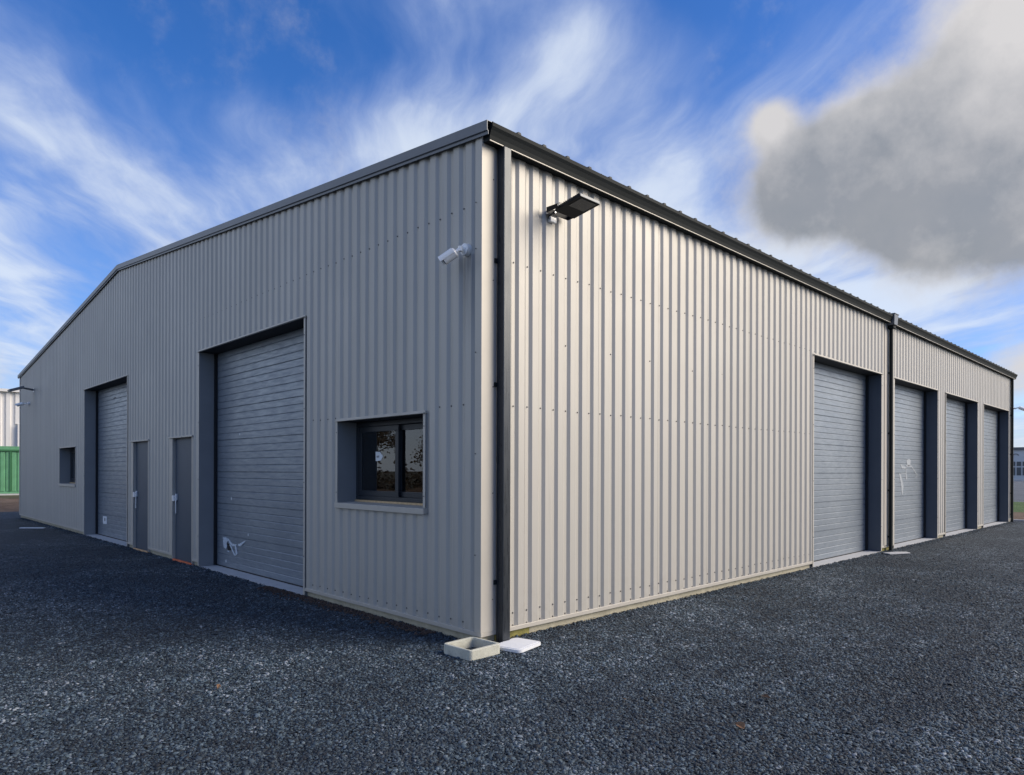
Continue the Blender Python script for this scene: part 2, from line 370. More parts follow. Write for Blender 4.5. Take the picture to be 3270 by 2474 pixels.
# ------------------------------------------------------------------ building
B = tag(empty('industrial_building'), 'large grey corrugated steel industrial unit with low pitched gable', 'building')
def cladding(name, T, s_a, s_b, zb, ztop, first, pitch, crest, trough, openings, screws=(), extra=()):
    D = .022; fl = (pitch-crest-trough)/2
    pts = []; k = math.floor((s_a-first)/pitch)-1; s = first+k*pitch
    while s < s_b+pitch:
        pts += [(s, D), (s+crest, D), (s+crest+fl, 0), (s+pitch-fl, 0)]; s += pitch
    cuts = sorted({s_a, s_b} | {c for o in openings for c in o[:2]})
    def off(x):
        for (p, q), (p2, q2) in zip(pts, pts[1:]):
            if p <= x <= p2: return q+(q2-q)*((x-p)/(p2-p) if p2 > p else 0)
    full = sorted([p for p in pts if s_a < p[0] < s_b and all(abs(p[0]-c) > 1e-4 for c in cuts)]+[(c, off(c)) for c in cuts])
    b_ = MB()
    for (p, q), (p2, q2) in zip(full, full[1:]):
        mid = (p+p2)/2; iv = [(zb, None)]
        for o in openings:
            if o[0] < mid < o[1]:
                iv = ([(zb, o[2])] if o[2] > zb else [])+[(o[3], None)]
        for z0, z1 in iv:
            a0 = z1 if z1 is not None else ztop(p); a1 = z1 if z1 is not None else ztop(p2)
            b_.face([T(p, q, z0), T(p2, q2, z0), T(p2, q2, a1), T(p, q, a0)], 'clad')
    # self-drilling screws in the troughs
    s = first+math.floor((s_a-first)/pitch)*pitch
    def screw(x, z, n=0):
        b_.tube(T(x, n, z), T(x, n+.003, z), .0085, .0085, 'screw', 8); b_.tube(T(x, n+.003, z), T(x, n+.009, z), .005, .004, 'screw', 6)
    while s < s_b:
        c = s+crest+fl+trough*.5
        for z in screws:
            z_ = z(c) if callable(z) else z
            if s_a+.03 < c < s_b-.03 and z_ < ztop(c)-.1 and not any(o[0]-.05 < c < o[1]+.05 and o[2]-.05 < z_ < o[3]+.05 for o in openings): screw(c, z_+random.uniform(-.006, .006))
        s += pitch
    for x, z in extra: screw(x, z)
    # lap joints between sheets: a narrow raised edge
    s = first
    while s < s_b:
        if s > s_a+.2 and not any(o[0]-.1 < s < o[1]+.1 for o in openings):
            b_.box((s+crest-.0025, D, zb), (s+crest-.001, D+.0012, ztop(s)-.01), 'clad', T)
        s += pitch*6
    return b_.build(name, B)
LDOORS = [(3.24, 6.71), (10.595, 14.0)]
RDOORS = [(7.07, 10.21), (10.97, 13.97), (14.655, 17.70), (18.385, 21.57)]
PDOORS = [(7.03, 7.94), (9.27, 10.18)]
WINS = [(.82, 2.435), (14.885, 16.61)]
DT = 3.412
lop = [(a_, b2, -1, DT) for a_, b2 in LDOORS]+[(a_, b2, -1, 2.085) for a_, b2 in PDOORS]+[(a_, b2, 1.165, 2.10) for a_, b2 in WINS]
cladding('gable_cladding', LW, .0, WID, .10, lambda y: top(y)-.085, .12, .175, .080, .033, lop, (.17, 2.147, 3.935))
ex = [(1.116, 2.798), (1.843, 2.80), (2.57, 2.81), (3.48, 2.79), (4.2, 2.82), (5.1, 2.80)]
cladding('eaves_cladding', RW, .0, L, .10, lambda x: 4.50, .439, .1822, .082, .038, [(a_, b2, -1, DT) for a_, b2 in RDOORS]+[(10.40, 10.965, -1, 4.49)], (.125, .24, 2.149, 3.476), ex)
cladding('rear_cladding', lambda s, n, z: (s, WID+n, z), 0, L, .10, lambda x: 4.5, .4, .1822, .082, .038, [])
cladding('far_gable_cladding', lambda s, n, z: (L+n, s, z), 0, WID, .10, lambda y: top(y)-.085, .12, .175, .08, .033, [])
# flat expansion flashing behind the middle downpipe
b_ = MB(); b_.box((10.395, .0, .10), (10.538, .026, 4.5), 'trim', RW); b_.box((10.560, .0, .10), (10.935, .030, 4.5), 'trim', RW); b_.box((10.538, -.01, .10), (10.560, .004, 4.5), 'rubber', RW)
b_.build('expansion_flashing', B)
# inner lining so that the inside is a closed dark shell
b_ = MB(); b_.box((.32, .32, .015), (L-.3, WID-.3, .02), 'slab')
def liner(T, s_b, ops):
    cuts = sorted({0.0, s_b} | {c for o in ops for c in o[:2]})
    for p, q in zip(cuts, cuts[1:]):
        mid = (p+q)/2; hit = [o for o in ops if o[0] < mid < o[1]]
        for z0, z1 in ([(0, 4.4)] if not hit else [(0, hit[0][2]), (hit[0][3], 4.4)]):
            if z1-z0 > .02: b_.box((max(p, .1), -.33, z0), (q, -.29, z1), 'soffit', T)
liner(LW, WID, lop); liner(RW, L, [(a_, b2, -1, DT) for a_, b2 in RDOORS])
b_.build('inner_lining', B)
# foundation plinth and base flashing, interrupted at every door
def runs(total_, gaps):
    p = 0
    for a_, b2 in sorted(gaps): yield p, a_; p = b2
    yield p, total_
gl_ = [(a_-.03, b2+.03) for a_, b2 in LDOORS+PDOORS]; gr_ = [(a_-.03, b2+.03) for a_, b2 in RDOORS]
for T, tot, gp in ((LW, WID, gl_), (RW, L, gr_)):
    for p, q in runs(tot, gp):
        b_ = MB(); b_.box((p+((.3 if T is RW else .012) if p == 0 else 0), -.30, -.3), (q, -.012, .105), 'concrete', T); b_.build('foundation', B)
        if q-p > .12:
            s0_ = p-(.028 if p == 0 and T is LW else 0)
            fl = MB(); fl.box((s0_, -.005, .078), (q, .026, .118), 'trim', T); fl.build('base_flashing', B, bevel=.003)
for x0_, x1_, h_ in ((.17, .62, .072), (10.35, 10.9, .09)):
    ms = MB(); ms.box((x0_, -.013, 0), (x1_, -.009, h_), 'moss', RW); tag(ms.build('moss_patch', B), 'yellow green moss on the plinth by a downpipe')
# corner trim
b_ = MB()
b_.prism([(-.030, -.030), (.118, -.030), (.118, -.024), (-.024, -.024), (-.024, .058), (-.030, .058)], .119, 4.52, 'trim', lambda u, v, w: (u, v, w))
b_.box((.121, .0, .119), (.150, .020, 4.5), 'trim', RW)
for z in (.4, 1.35, 2.3, 3.25, 4.15): b_.tube((.108, -.030, z), (.108, -.037, z), .006, .005, 'screw', 8)
for z in (3.93, 3.52, 2.6, 1.7, .8): b_.tube((-.030, .047, z), (-.037, .047, z), .006, .005, 'screw', 8)
b_.build('corner_trim', B)
b_ = MB(); b_.box((L-.11, -.0, .119), (L+.03, .03, 4.5), 'trim', RW); b_.build('corner_trim', B); b_ = MB(); b_.box((WID-.055, 0, .119), (WID+.03, .03, 4.6), 'trim', LW); b_.build('corner_trim', B)
# verge trim along the gable
b_ = MB(); prof = [(-.066, 0.), (.16, 0.), (.16, -.004), (-.060, -.004), (-.060, -.083), (-.048, -.088), (-.048, -.118), (-.052, -.118), (-.052, -.092), (-.066, -.086)]
for y0, y1 in ((-.135, WID/2), (WID/2, WID+.135)):
    z0, z1 = [4.60+SL*min(y, WID-y) for y in (y0, y1)]
    k = len(b_.v); n = len(prof); i_ = b_.mi('verge')
    b_.v += [(x, y0, z0+dz) for x, dz in prof]+[(x, y1, z1+dz) for x, dz in prof]
    b_.f += [tuple(range(k, k+n)), tuple(range(k+n, k+2*n))[::-1]]+[(k+q, k+(q+1) % n, k+n+(q+1) % n, k+n+q) for q in range(n)]; b_.m += [i_]*(n+2)
b_.build('verge_trim', B)
# roof sheets with ribs
b_ = MB(); per = .3372
for side in (0, 1):
    Ty = (lambda y: y) if side == 0 else (lambda y: WID-y)
    zr = lambda y: 4.606+SL*y
    x = .10
    pr = [(x, 0)]; xx = .37
    while xx < L-.05: pr += [(xx-.036, 0), (xx-.016, .042), (xx+.016, .042), (xx+.036, 0)]; xx += per
    pr += [(L, 0)]
    for (p, q), (p2, q2) in zip(pr, pr[1:]):
        b_.face([(p, Ty(-.095), zr(-.095)+q), (p2, Ty(-.095), zr(-.095)+q2), (p2, Ty(WID/2), zr(WID/2)+q2), (p, Ty(WID/2), zr(WID/2)+q)], 'roof')
        b_.face([(p, Ty(-.095), zr(-.095)-.012), (p2, Ty(-.095), zr(-.095)-.012), (p2, Ty(-.095), zr(-.095)+q2), (p, Ty(-.095), zr(-.095)+q)], 'roof')
    b_.face([(0, Ty(-.09), zr(-.09)-.014), (L, Ty(-.09), zr(-.09)-.014), (L, Ty(WID/2), zr(WID/2)-.014), (0, Ty(WID/2), zr(WID/2)-.014)], 'soffit')
b_.build('roof', B)
# gutters (two lengths) with end caps, hopper between them
def gutter(x0, x1):
    pr = [(-.012, 4.575), (-.012, 4.437), (-.105, 4.437), (-.110, 4.442), (-.112, 4.452), (-.118, 4.480), (-.134, 4.520), (-.150, 4.548), (-.152, 4.580), (-.144, 4.582), (-.142, 4.552), (-.108, 4.485), (-.100, 4.446), (-.018, 4.446), (-.018, 4.575)]
    b_ = MB(); T = lambda u, v, w: (w, u, v)
    k = len(b_.v); n = len(pr); i_ = b_.mi('anthracite')
    b_.v += [T(u, v, x0) for u, v in pr]+[T(u, v, x1) for u, v in pr]
    b_.f += [(k+q, k+(q+1) % n, k+n+(q+1) % n, k+n+q) for q in range(n)]; b_.m += [i_]*n
    for e0, e1 in ((x0-.004, x0+.002), (x1-.002, x1+.004)): b_.prism([(-.010, 4.575), (-.010, 4.435), (-.106, 4.435), (-.114, 4.442), (-.120, 4.480), (-.136, 4.520), (-.153, 4.548), (-.154, 4.583), (-.10, 4.57)], e0, e1, 'anthracite', T)
    # reflection on the lower lip, put in as a pale strip
    b_.box((x0, -.1135, 4.4335), (x1, -.1035, 4.4405), 'trim', lambda x, y, z: (x, y, z))
    x = x0+.6
    while x < x1: b_.box((x, -.146, 4.5835), (x+.02, -.010, 4.5865), 'anthracite'); x += .9
    return b_.build('gutter', B)
gutter(-.012, 10.45); gutter(10.71, L+.09)
b_ = MB(); b_.hull8([(10.49, -.165, 4.40), (10.67, -.165, 4.40), (10.67, .0, 4.40), (10.49, .0, 4.40), (10.465, -.178, 4.60), (10.695, -.178, 4.60), (10.695, .0, 4.60), (10.465, .0, 4.60)], 'verge')
b_.box((10.455, -.188, 4.60), (10.705, .0, 4.615), 'verge'); b_.build('rainwater_head', B, bevel=.004)
def downpipe(x0, x1, y0, y1, ztop_, zbot, brackets, nm='downpipe'):
    b_ = MB(); b_.box((x0, y0, zbot), (x1, y1, ztop_), 'pipe' if x0 < 1 else 'anthracite'); o = b_.build(nm, B, bevel=.008)
    for z in brackets:
        c = MB(); c.box((x0-.004, y1, z-.012), (x0+.03, -.0, z+.012), 'anthracite')
        c.box((x0-.03, y1-.012, z-.02), (x0-.004, y1-.0, z+.02), 'anthracite'); c.build('pipe_bracket', o)
    return o
downpipe(.150, .243, -.122, -.030, 4.44, .012, (3.43, 2.32, .55))
downpipe(10.58, 10.66, -.100, -.045, 4.40, .0, (3.477, 2.30, 1.186, .284))
downpipe(21.80, 21.88, -.100, -.045, 4.44, .0, (3.3, 2.1, .9, .25))
b_ = MB(); b_.box((10.53, -.14, 4.34), (10.68, -.03, 4.399), 'anthracite'); b_.build('pipe_elbow', B, bevel=.012)

# garage doors
def garage_door(T, s0, s1, jm, label, marks=None):
    o = empty('garage_door', (0, 0, 0), B); o['label'] = label
    b_ = MB(); n0 = -.25; zb = .03; pts = [(n0, zb)]; z = .02; k = 0
    while z < DT+.1:
        if z > zb+.02:
            j = k % 5 == 0
            h = .010 if not j else .008; d_ = .006 if not j else .014
            pts += [(n0, z-h), (n0-d_, z-h*.35), (n0-d_, z+h*.15), (n0, z+h)]
        z += .1; k += 1
    pts += [(n0, DT+.1)]
    for (p, q), (p2, q2) in zip(pts, pts[1:]): b_.face([T(s0-.05, p, q), T(s1+.05, p, q), T(s1+.05, p2, q2), T(s0-.05, p2, q2)], 'door')
    b_.build('door_leaf', o)
    b_ = MB(); b_.box((s0-.04, n0-.01, .018), (s1+.04, n0+.012, .034), 'rubber', T); b_.box((s0-.002, n0+.001, .03), (s0+.035, n0+.045, DT), 'rubber', T); b_.box((s1-.035, n0+.001, .03), (s1+.002, n0+.045, DT), 'rubber', T); b_.build('door_seal', o)
    for q0, q1 in ((s0-.022, s0-.001), (s1+.001, s1+.022)):
        b_ = MB(); b_.box((q0, n0+.002, .022), (q1, .024, DT-.001), jm, T); b_.build('jamb', o)
        b_ = MB(); ww = (s0-.036, s0+.001) if q0 < s0 else (s1-.001, s1+.036)
        b_.box((ww[0], .0245, .03), (ww[1], .030, DT-.002), 'trim', T)
        for z in (.5, 1.4, 2.3, 3.2): b_.tube(T(sum(ww)/2, .030, z), T(sum(ww)/2, .036, z), .006, .005, 'screw', 8)
        b_.build('side_flashing', o)
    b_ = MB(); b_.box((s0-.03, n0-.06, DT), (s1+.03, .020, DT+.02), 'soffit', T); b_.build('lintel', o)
    b_ = MB(); b_.box((s0-.036, .0, DT+.001), (s1+.036, .052, DT+.010), 'trim', T); b_.box((s0-.036, .0225, DT+.0105), (s1+.036, .028, DT+.034), 'trim', T); b_.build('head_flashing', o, bevel=.002)
    b_ = MB(); 
    # worn threshold slab with a ragged front edge
    n = 40; zt = .019
    fr = [.012+random.uniform(-.022, .012) for _ in range(n+1)]
    for i in range(n):
        a0 = s0-.03+(s1-s0+.06)*i/n; a1 = s0-.03+(s1-s0+.06)*(i+1)/n
        b_.face([T(a0, -.40, zt), T(a1, -.40, zt), T(a1, fr[i+1], zt), T(a0, fr[i], zt)], 'slab'); b_.face([T(a0, fr[i], zt), T(a1, fr[i+1], zt), T(a1, fr[i+1]+.004, -.05), T(a0, fr[i]+.004, -.05)], 'slab')
    b_.build('threshold', o)
    return o
def poly_on(T, polys, n, m, name, parent, th=.0015):
    b_ = MB()
    for p in polys: b_.prism(p, n, n+th, m, lambda u, v, w: T(u, w, v))
    return b_.build(name, parent)
def disc(s, z, r=.02, q=10): return [(s+r*.7*math.cos(2*math.pi*i/q), z+r*math.sin(2*math.pi*i/q)) for i in range(q)]
d1 = garage_door(LW, *LDOORS[0], 'jamb_left', 'near garage door on the gable with torn white sticker low down')
nd = -.2495
poly_on(LW, [[(6.435, .485), (6.305, .494), (6.228, .449), (6.291, .393), (6.265, .354), (6.30, .31), (6.39, .33), (6.408, .373)],
             [(6.266, .487), (6.215, .475), (6.05, .411), (5.902, .413), (5.902, .393), (6.05, .371), (6.176, .412)],
             [(5.841, .428), (5.781, .433), (5.591, .496), (5.556, .494), (5.756, .395), (5.841, .398)],
             [(6.176, .391), (6.126, .395), (6.025, .302), (5.925, .241), (5.987, .235)],
             [(5.963, .388), (5.914, .382), (5.864, .276), (5.925, .243)], [(6.252, .293), (6.176, .295), (6.175, .272), (6.239, .272)]], nd+.0035, 'film', 'torn_sticker', d1, .004)
poly_on(LW, [[(6.279, .404), (6.176, .402), (6.075, .308), (6.252, .293)]], nd+.001, 'rubber', 'lock_hole', d1)
for s_, z_, r_ in ((5.491, .586, .02), (6.315, .118, .026), (5.802, 2.093, .018), (6.113, 1.106, .026)): poly_on(LW, [disc(s_, z_, r_)], nd+.001, 'white_paper', 'white_dot_sticker', d1)
d2 = garage_door(LW, *LDOORS[1], 'jamb_left', 'far garage door on the gable with a small square lock plate')
poly_on(LW, [[(13.516, .471), (13.202, .476), (13.186, .305), (13.492, .295)]], nd+.001, 'white_paper', 'lock_plate', d2, .004)
poly_on(LW, [disc(13.335, .40, .045)], nd+.006, 'rubber', 'lock_hole', d2)
poly_on(LW, [disc(13.45, 2.05, .022)], nd+.001, 'white_paper', 'white_dot_sticker', d2)
poly_on(LW, [[(12.70, 3.13), (12.6, 3.155), (12.5, 3.155), (12.40, 3.12), (12.5, 3.135), (12.6, 3.135)]], nd+.001, 'rubber', 'scuff_mark', d2)
RL = ['garage door left of the middle downpipe', 'garage door right of the middle downpipe with pale sticker remains', 'second garage door from the far right corner', 'garage door nearest the far right corner']
rd = [garage_door(RW, a_, b2, 'jamb', l_) for (a_, b2), l_ in zip(RDOORS, RL)]
poly_on(RW, [[(12.249, 1.722), (12.62, 1.651), (12.70, 1.635), (12.62, 1.62), (12.36, 1.625)], [(12.677, 1.79), (12.78, 1.83), (12.90, 1.83), (12.972, 1.80), (12.95, 1.71), (12.86, 1.67), (12.72, 1.70)],
             [(12.60, 1.70), (13.033, 1.691), (13.464, 1.484), (13.40, 1.43), (13.36, 1.50), (13.033, 1.655), (12.70, 1.66)], [(13.309, 1.408), (13.40, 1.49), (13.44, 1.49), (13.33, 1.39)],
             [(12.62, 1.633), (12.66, 1.633), (12.71, 1.365), (12.622, 1.394)], [(12.167, 1.523), (12.30, 1.50), (12.48, 1.248), (12.42, 1.031), (12.37, 1.08), (12.30, 1.30)], [(12.3, 1.50), (12.62, 1.505), (12.62, 1.52), (12.3, 1.515)]], nd+.001, 'faded_film', 'torn_sticker', rd[1], .002)

# person doors
def person_door(s0, s1, label, sill):
    o = empty('entrance_door', (0, 0, 0), B); o['label'] = label; T = LW
    b_ = MB(); b_.box((s0+.012, -.07, .012), (s1-.018, -.022, 2.07), 'person_door', T); lf = b_.build('door_leaf', o, bevel=.003)
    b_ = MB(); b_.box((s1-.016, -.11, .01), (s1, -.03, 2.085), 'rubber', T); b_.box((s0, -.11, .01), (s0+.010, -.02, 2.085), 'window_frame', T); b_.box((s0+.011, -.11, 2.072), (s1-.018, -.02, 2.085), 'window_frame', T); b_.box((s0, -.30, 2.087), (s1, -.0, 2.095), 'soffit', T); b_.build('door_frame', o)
    b_ = MB(); b_.box((s1+.002, -.10, .03), (s1+.022, .024, 2.084), 'trim', T); b_.box((s1-.0, .0245, .10), (s1+.16, .0275, 2.084), 'trim', T); b_.build('side_flashing', o); b_ = MB()
    b_.box((s0-.022, -.10, .03), (s0-.002, .024, 2.084), 'trim', T); b_.box((s0-.05, .0245, .10), (s0+.0, .0275, 2.084), 'trim', T); b_.build('side_flashing', o)
    b_ = MB(); b_.box((s0-.06, .0, 2.086), (s1+.14, .05, 2.114), 'trim', T); b_.build('head_flashing', o, bevel=.003)
    h = MB(); zc = 1.065; sc = s1-.07
    h.box((sc-.0, -.021, zc-.05), (sc+.085, .032, zc+.045), 'white_plastic', T); h.build('lock_box', lf, bevel=.006)
    h = MB(); h.box((sc-.045, -.021, zc-.035), (sc-.020, .012, zc+.075), 'white_plastic', T); h.box((sc-.043, .0, zc-.26), (sc-.023, .013, zc-.03), 'white_plastic', T); h.build('handle', lf, bevel=.005)
    b_ = MB(); b_.box((s0+.0, -.10, -.03), (s1, -.005, .008), sill, T); 
    b_.box((s0+.03, -.003, -.02), (s1-.02, .030, .034), sill, T); b_.build('door_sill', o, bevel=.003)
person_door(*PDOORS[0], 'narrow dark door beside the near garage door above orange sill', 'orange')
person_door(*PDOORS[1], 'narrow dark door beside the far garage door above pale sill', 'pale_orange')

# windows
def window(s0, s1, label, sticker):
    o = empty('window', (0, 0, 0), B); o['label'] = label; T = LW; z0, z1 = 1.19, 2.10
    b_ = MB()
    for q0, q1 in ((s0-.02, s0-.001), (s1+.001, s1+.02)): b_.box((q0, -.27, z0-.02), (q1, .024, z1), 'jamb_left', T)
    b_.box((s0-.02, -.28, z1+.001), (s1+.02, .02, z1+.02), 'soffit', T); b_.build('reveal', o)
    b_ = MB(); 
    for q in (s0-.017, s1+.017):
        b_ = MB(); b_.box((q-.017, .0245, z0), (q+.017, .030, z1), 'trim', T)
        for z in (1.3, 1.98): b_.tube(T(q, .03, z), T(q, .036, z), .006, .005, 'screw', 8)
        b_.build('side_flashing', o)
    b_ = MB(); b_.box((s0-.034, .0, z1+.001), (s1+.034, .052, z1+.012), 'trim', T); b_.box((s0-.034, .0225, z1+.0125), (s1+.034, .028, z1+.034), 'trim', T); b_.build('head_flashing', o, bevel=.002)
    b_ = MB(); b_.hull8([T(s0-.034, -.2, z0-.03), T(s1+.034, -.2, z0-.03), T(s1+.034, .05, z0-.066), T(s0-.034, .05, z0-.066), T(s0-.034, -.2, z0-.0), T(s1+.034, -.2, z0-.0), T(s1+.034, .05, z0-.008), T(s0-.034, .05, z0-.008)], 'trim'); b_.build('sill', o, bevel=.003)
    b_ = MB(); b_.box((s0+.002, -.26, z0+.001), (s1-.002, -.195, z0+.022), 'wood', T); b_.build('sill_batten', o)
    fz0 = z0+.023; b_ = MB(); fo, fi = -.215, -.285
    b_.box((s0, fi, fz0), (s1, fo, fz0+.045), 'window_frame', T); b_.box((s0, fi, z1-.055), (s1, fo, z1-.001), 'window_frame', T)
    b_.box((s0, fi, fz0+.0455), (s0+.045, fo, z1-.0555), 'window_frame', T); b_.box((s1-.045, fi, fz0+.0455), (s1, fo, z1-.0555), 'window_frame', T); b_.build('frame', o, bevel=.003)
    mid = (s0+s1)/2
    for a_, b2, n_ in ((mid-.03, s1-.046, -.222), (s0+.046, mid+.03, -.258)):
        w_ = .06; za, zb_ = fz0+.047, z1-.057
        b_ = MB(); b_.box((a_, n_-.03, za), (b2, n_, za+w_), 'window_frame', T); b_.box((a_, n_-.03, zb_-w_), (b2, n_, zb_), 'window_frame', T)
        b_.box((a_, n_-.03, za+w_+.0005), (a_+w_, n_, zb_-w_-.0005), 'window_frame', T); b_.box((b2-w_, n_-.03, za+w_+.0005), (b2, n_, zb_-w_-.0005), 'window_frame', T); s_ = b_.build('sash', o, bevel=.003)
        b_ = MB(); b_.box((a_+w_-.004, n_-.016, za+w_-.004), (b2-w_+.004, n_-.012, zb_-w_+.004), 'glass', T); b_.build('pane', s_)
    b_ = MB(); b_.box((s1-.20, -.214, z0+.01), (s1-.185, -.20, z0+.025), 'steel', T)
    if sticker:
        st = poly_on(T, [[(2.052, 1.759), (1.965, 1.757), (1.935, 1.73), (1.915, 1.722), (1.905, 1.705), (1.93, 1.675), (1.95, 1.66), (2.048, 1.655)]], -.232, 'white_paper', 'sticker', o, .001)
        poly_on(T, [[(2.028, 1.714), (2.010, 1.714), (2.010, 1.694), (2.024, 1.690)], [(1.992, 1.716), (1.978, 1.716), (1.984, 1.692), (1.994, 1.692)]], -.2305, 'print', 'sticker_print', st, .001)
    return o
window(*WINS[0], 'near sliding window on the gable with white sticker on its glass', True)
window(*WINS[1], 'far small window on the gable beyond both garage doors', False)

# ------------------------------------------------------------------ flood lights and cameras on the walls
def flood_near():
    O = Vector((.87, -.022, 4.03))
    o = tag(empty('flood_light', tuple(O)), 'dark flood light on a bracket under the gutter near the corner', 'flood light')
    t = R(8.7); A = Vector((.767, -.16, 4.010)); e1 = Vector((0, -math.cos(t), math.sin(t))); e2 = Vector((1, 0, 0)); e3 = Vector((0, math.sin(t), math.cos(t)))
    F = lambda u, v, w: tuple(A+e1*u+e2*v+e3*w-O)
    W_ = lambda x, y, z: tuple(Vector((x, y, z))-O)
    b_ = MB(); b_.hull8([F(.0, .0, 0), F(.322, 0, 0), F(.322, .29, 0), F(0, .29, 0), F(.03, .02, .040), F(.312, .008, .040), F(.312, .282, .040), F(.03, .27, .040)], 'lamp_body')
    for i in range(10): b_.box((.05+i*.024, .03, .0405), (.054+i*.024, .26, .058), 'lamp_body', F)
    b_.build('housing', o, bevel=.004)
    b_ = MB(); b_.box((.3225, .004, .002), (.328, .286, .030), 'verge', F); b_.build('front_rim', o, bevel=.002)
    b_ = MB(); b_.box((.150, .035, -.004), (.305, .255, -.0005), 'lamp_lens', F); b_.build('lens', o, bevel=.001)
    for v0, v1 in ((-.010, -.005), (.295, .300)):
        b_ = MB(); b_.hull8([W_(.767+v0, -.075, 4.018), W_(.767+v0, -.245, 4.028), W_(.767+v1, -.245, 4.028), W_(.767+v1, -.075, 4.018), W_(.767+v0, -.075, 4.068), W_(.767+v0, -.245, 4.066), W_(.767+v1, -.245, 4.066), W_(.767+v1, -.075, 4.068)], 'lamp_body')
        c_ = F(.075, v0-.012 if v0 < 0 else v1+.012, .024); c2 = F(.075, 0 if v0 < 0 else .29, .024)
        b_.tube(c_, c2, .012, .012, 'steel', 10); b_.build('yoke_arm', o, bevel=.001)
    b_ = MB(); b_.box((.7565, -.0748, 4.018), (1.0675, -.070, 4.068), 'lamp_body', W_); b_.build('yoke_bar', o, bevel=.001)
    b_ = MB(); b_.box((.80, -.0695, 4.022), (.93, -.024, 4.060), 'steel', W_); b_.tube(W_(.865, -.09, 4.043), W_(.865, -.06, 4.043), .012, .012, 'steel', 8); b_.build('wall_bracket', o, bevel=.003)
    b_ = MB(); pts = [(.80, -.18, 4.035), (.775, -.12, 3.995), (.79, -.06, 3.985), (.83, -.035, 3.99)]
    for p, q in zip(pts, pts[1:]): b_.tube(W_(*p), W_(*q), .006, .006, 'rubber', 8)
    b_.build('cable', o)
    b_ = MB(); b_.box((.83, -.06, 3.955), (.915, -.023, 4.005), 'white_plastic', W_); b_.build('junction_box', o, bevel=.004)
    return o
mat('lamp_lens', (.03, .033, .035), .25)
fl1 = flood_near()
def flood_far():
    o = tag(empty('flood_light', (-.022, 20.1, 3.92)), 'flood light jutting out near the far end of the gable', 'flood light')
    b_ = MB(); b_.tube((0, 0, 0), (-.27, -.08, .03), .030, .028, 'verge'); b_.build('bracket_arm', o)
    b_ = MB(); F = lambda u, v, w: (-.27-u*.95-w*.2, -.1+v, .05-u*.36+w)
    b_.box((0, -.15, -.035), (.38, .15, .035), 'verge', F); b_.build('housing', o, bevel=.005)
    b_ = MB(); b_.box((-.01, -.05, -.06), (.0, .05, .06), 'steel'); b_.build('wall_plate', o)
    return o
flood_far()
def bullet_cam(o, O, wall_n, c0, tip, label, group=None):
    """mount disc on the wall at O, joint, and a tubular body from c0 (rear) to tip (front)"""
    c0, tip, n_ = Vector(c0)-Vector(O), Vector(tip)-Vector(O), Vector(wall_n)
    b_ = MB(); b_.tube(n_*.0, n_*.045, .056, .052, 'white_plastic', 24); b_.tube(n_*.045, n_*.052, .046, .030, 'white_plastic', 24); b_.build('mount', o)
    j = n_*.085+Vector((0, 0, -.006)); b_ = MB(); b_.tube(n_*.05, j, .022, .020, 'white_plastic', 14); b_.tube(j, c0, .019, .016, 'white_plastic', 14); b_.tube(j+Vector((0, 0, .022)), j-Vector((0, 0, .022)), .022, .022, 'white_plastic', 14); b_.build('arm', o)
    d_ = (tip-c0).normalized(); b_ = MB(); b_.tube(c0, c0+d_*.010, .034, .044, 'white_plastic', 24); b_.tube(c0+d_*.010, tip-d_*.01, .046, .047, 'white_plastic', 24); b_.build('body', o)
    b_ = MB(); b_.tube(tip-d_*.012, tip-d_*.004, .043, .043, 'black_gloss', 24); b_.build('lens_face', o)
    # sun hood: half shell over the top reaching past the lens
    b_ = MB(); a_ = d_.cross(Vector((0, 0, 1))).normalized(); u_ = a_.cross(d_).normalized()
    K = 14; ring = []
    for q in range(K+1):
        t = -.25+(math.pi+.5)*q/K; ring.append(a_*math.cos(t)+u_*math.sin(t))
    for q in range(K):
        for r_a, r_b in ((.053, .053), (.049, .049)):
            b_.face([c0+d_*.02+ring[q]*r_a, c0+d_*.02+ring[q+1]*r_a, tip+d_*.022+ring[q+1]*r_b, tip+d_*.022+ring[q]*r_b], 'white_plastic')
        for e in (c0+d_*.02, tip+d_*.022): b_.face([e+ring[q]*.053, e+ring[q+1]*.053, e+ring[q+1]*.049, e+ring[q]*.049], 'white_plastic')
    b_.build('sun_hood', o)
    return tag(o, label, 'security camera', group)
G = None
o = empty('security_camera', (-.022, .17, 3.535)); bullet_cam(o, (-.022, .17, 3.535), (-1, 0, 0), (-.14, .19, 3.50), (-.212, .285, 3.425), 'white bullet camera on the gable wall beside the near corner', G)
o = empty('security_camera', (-.022, 20.75, 3.56)); bullet_cam(o, (-.022, 20.75, 3.56), (-1, 0, 0), (-.16, 20.8, 3.55), (-.32, 20.9, 3.50), 'small pale camera below the flood light at the far gable end', G)
o = empty('security_camera', (L-.03, -.03, 3.53)); bullet_cam(o, (L-.03, -.03, 3.53), (0, -1, 0), (L+.0, -.20, 3.55), (L+.06, -.36, 3.47), 'small camera by the end downpipe on the far right corner', G)

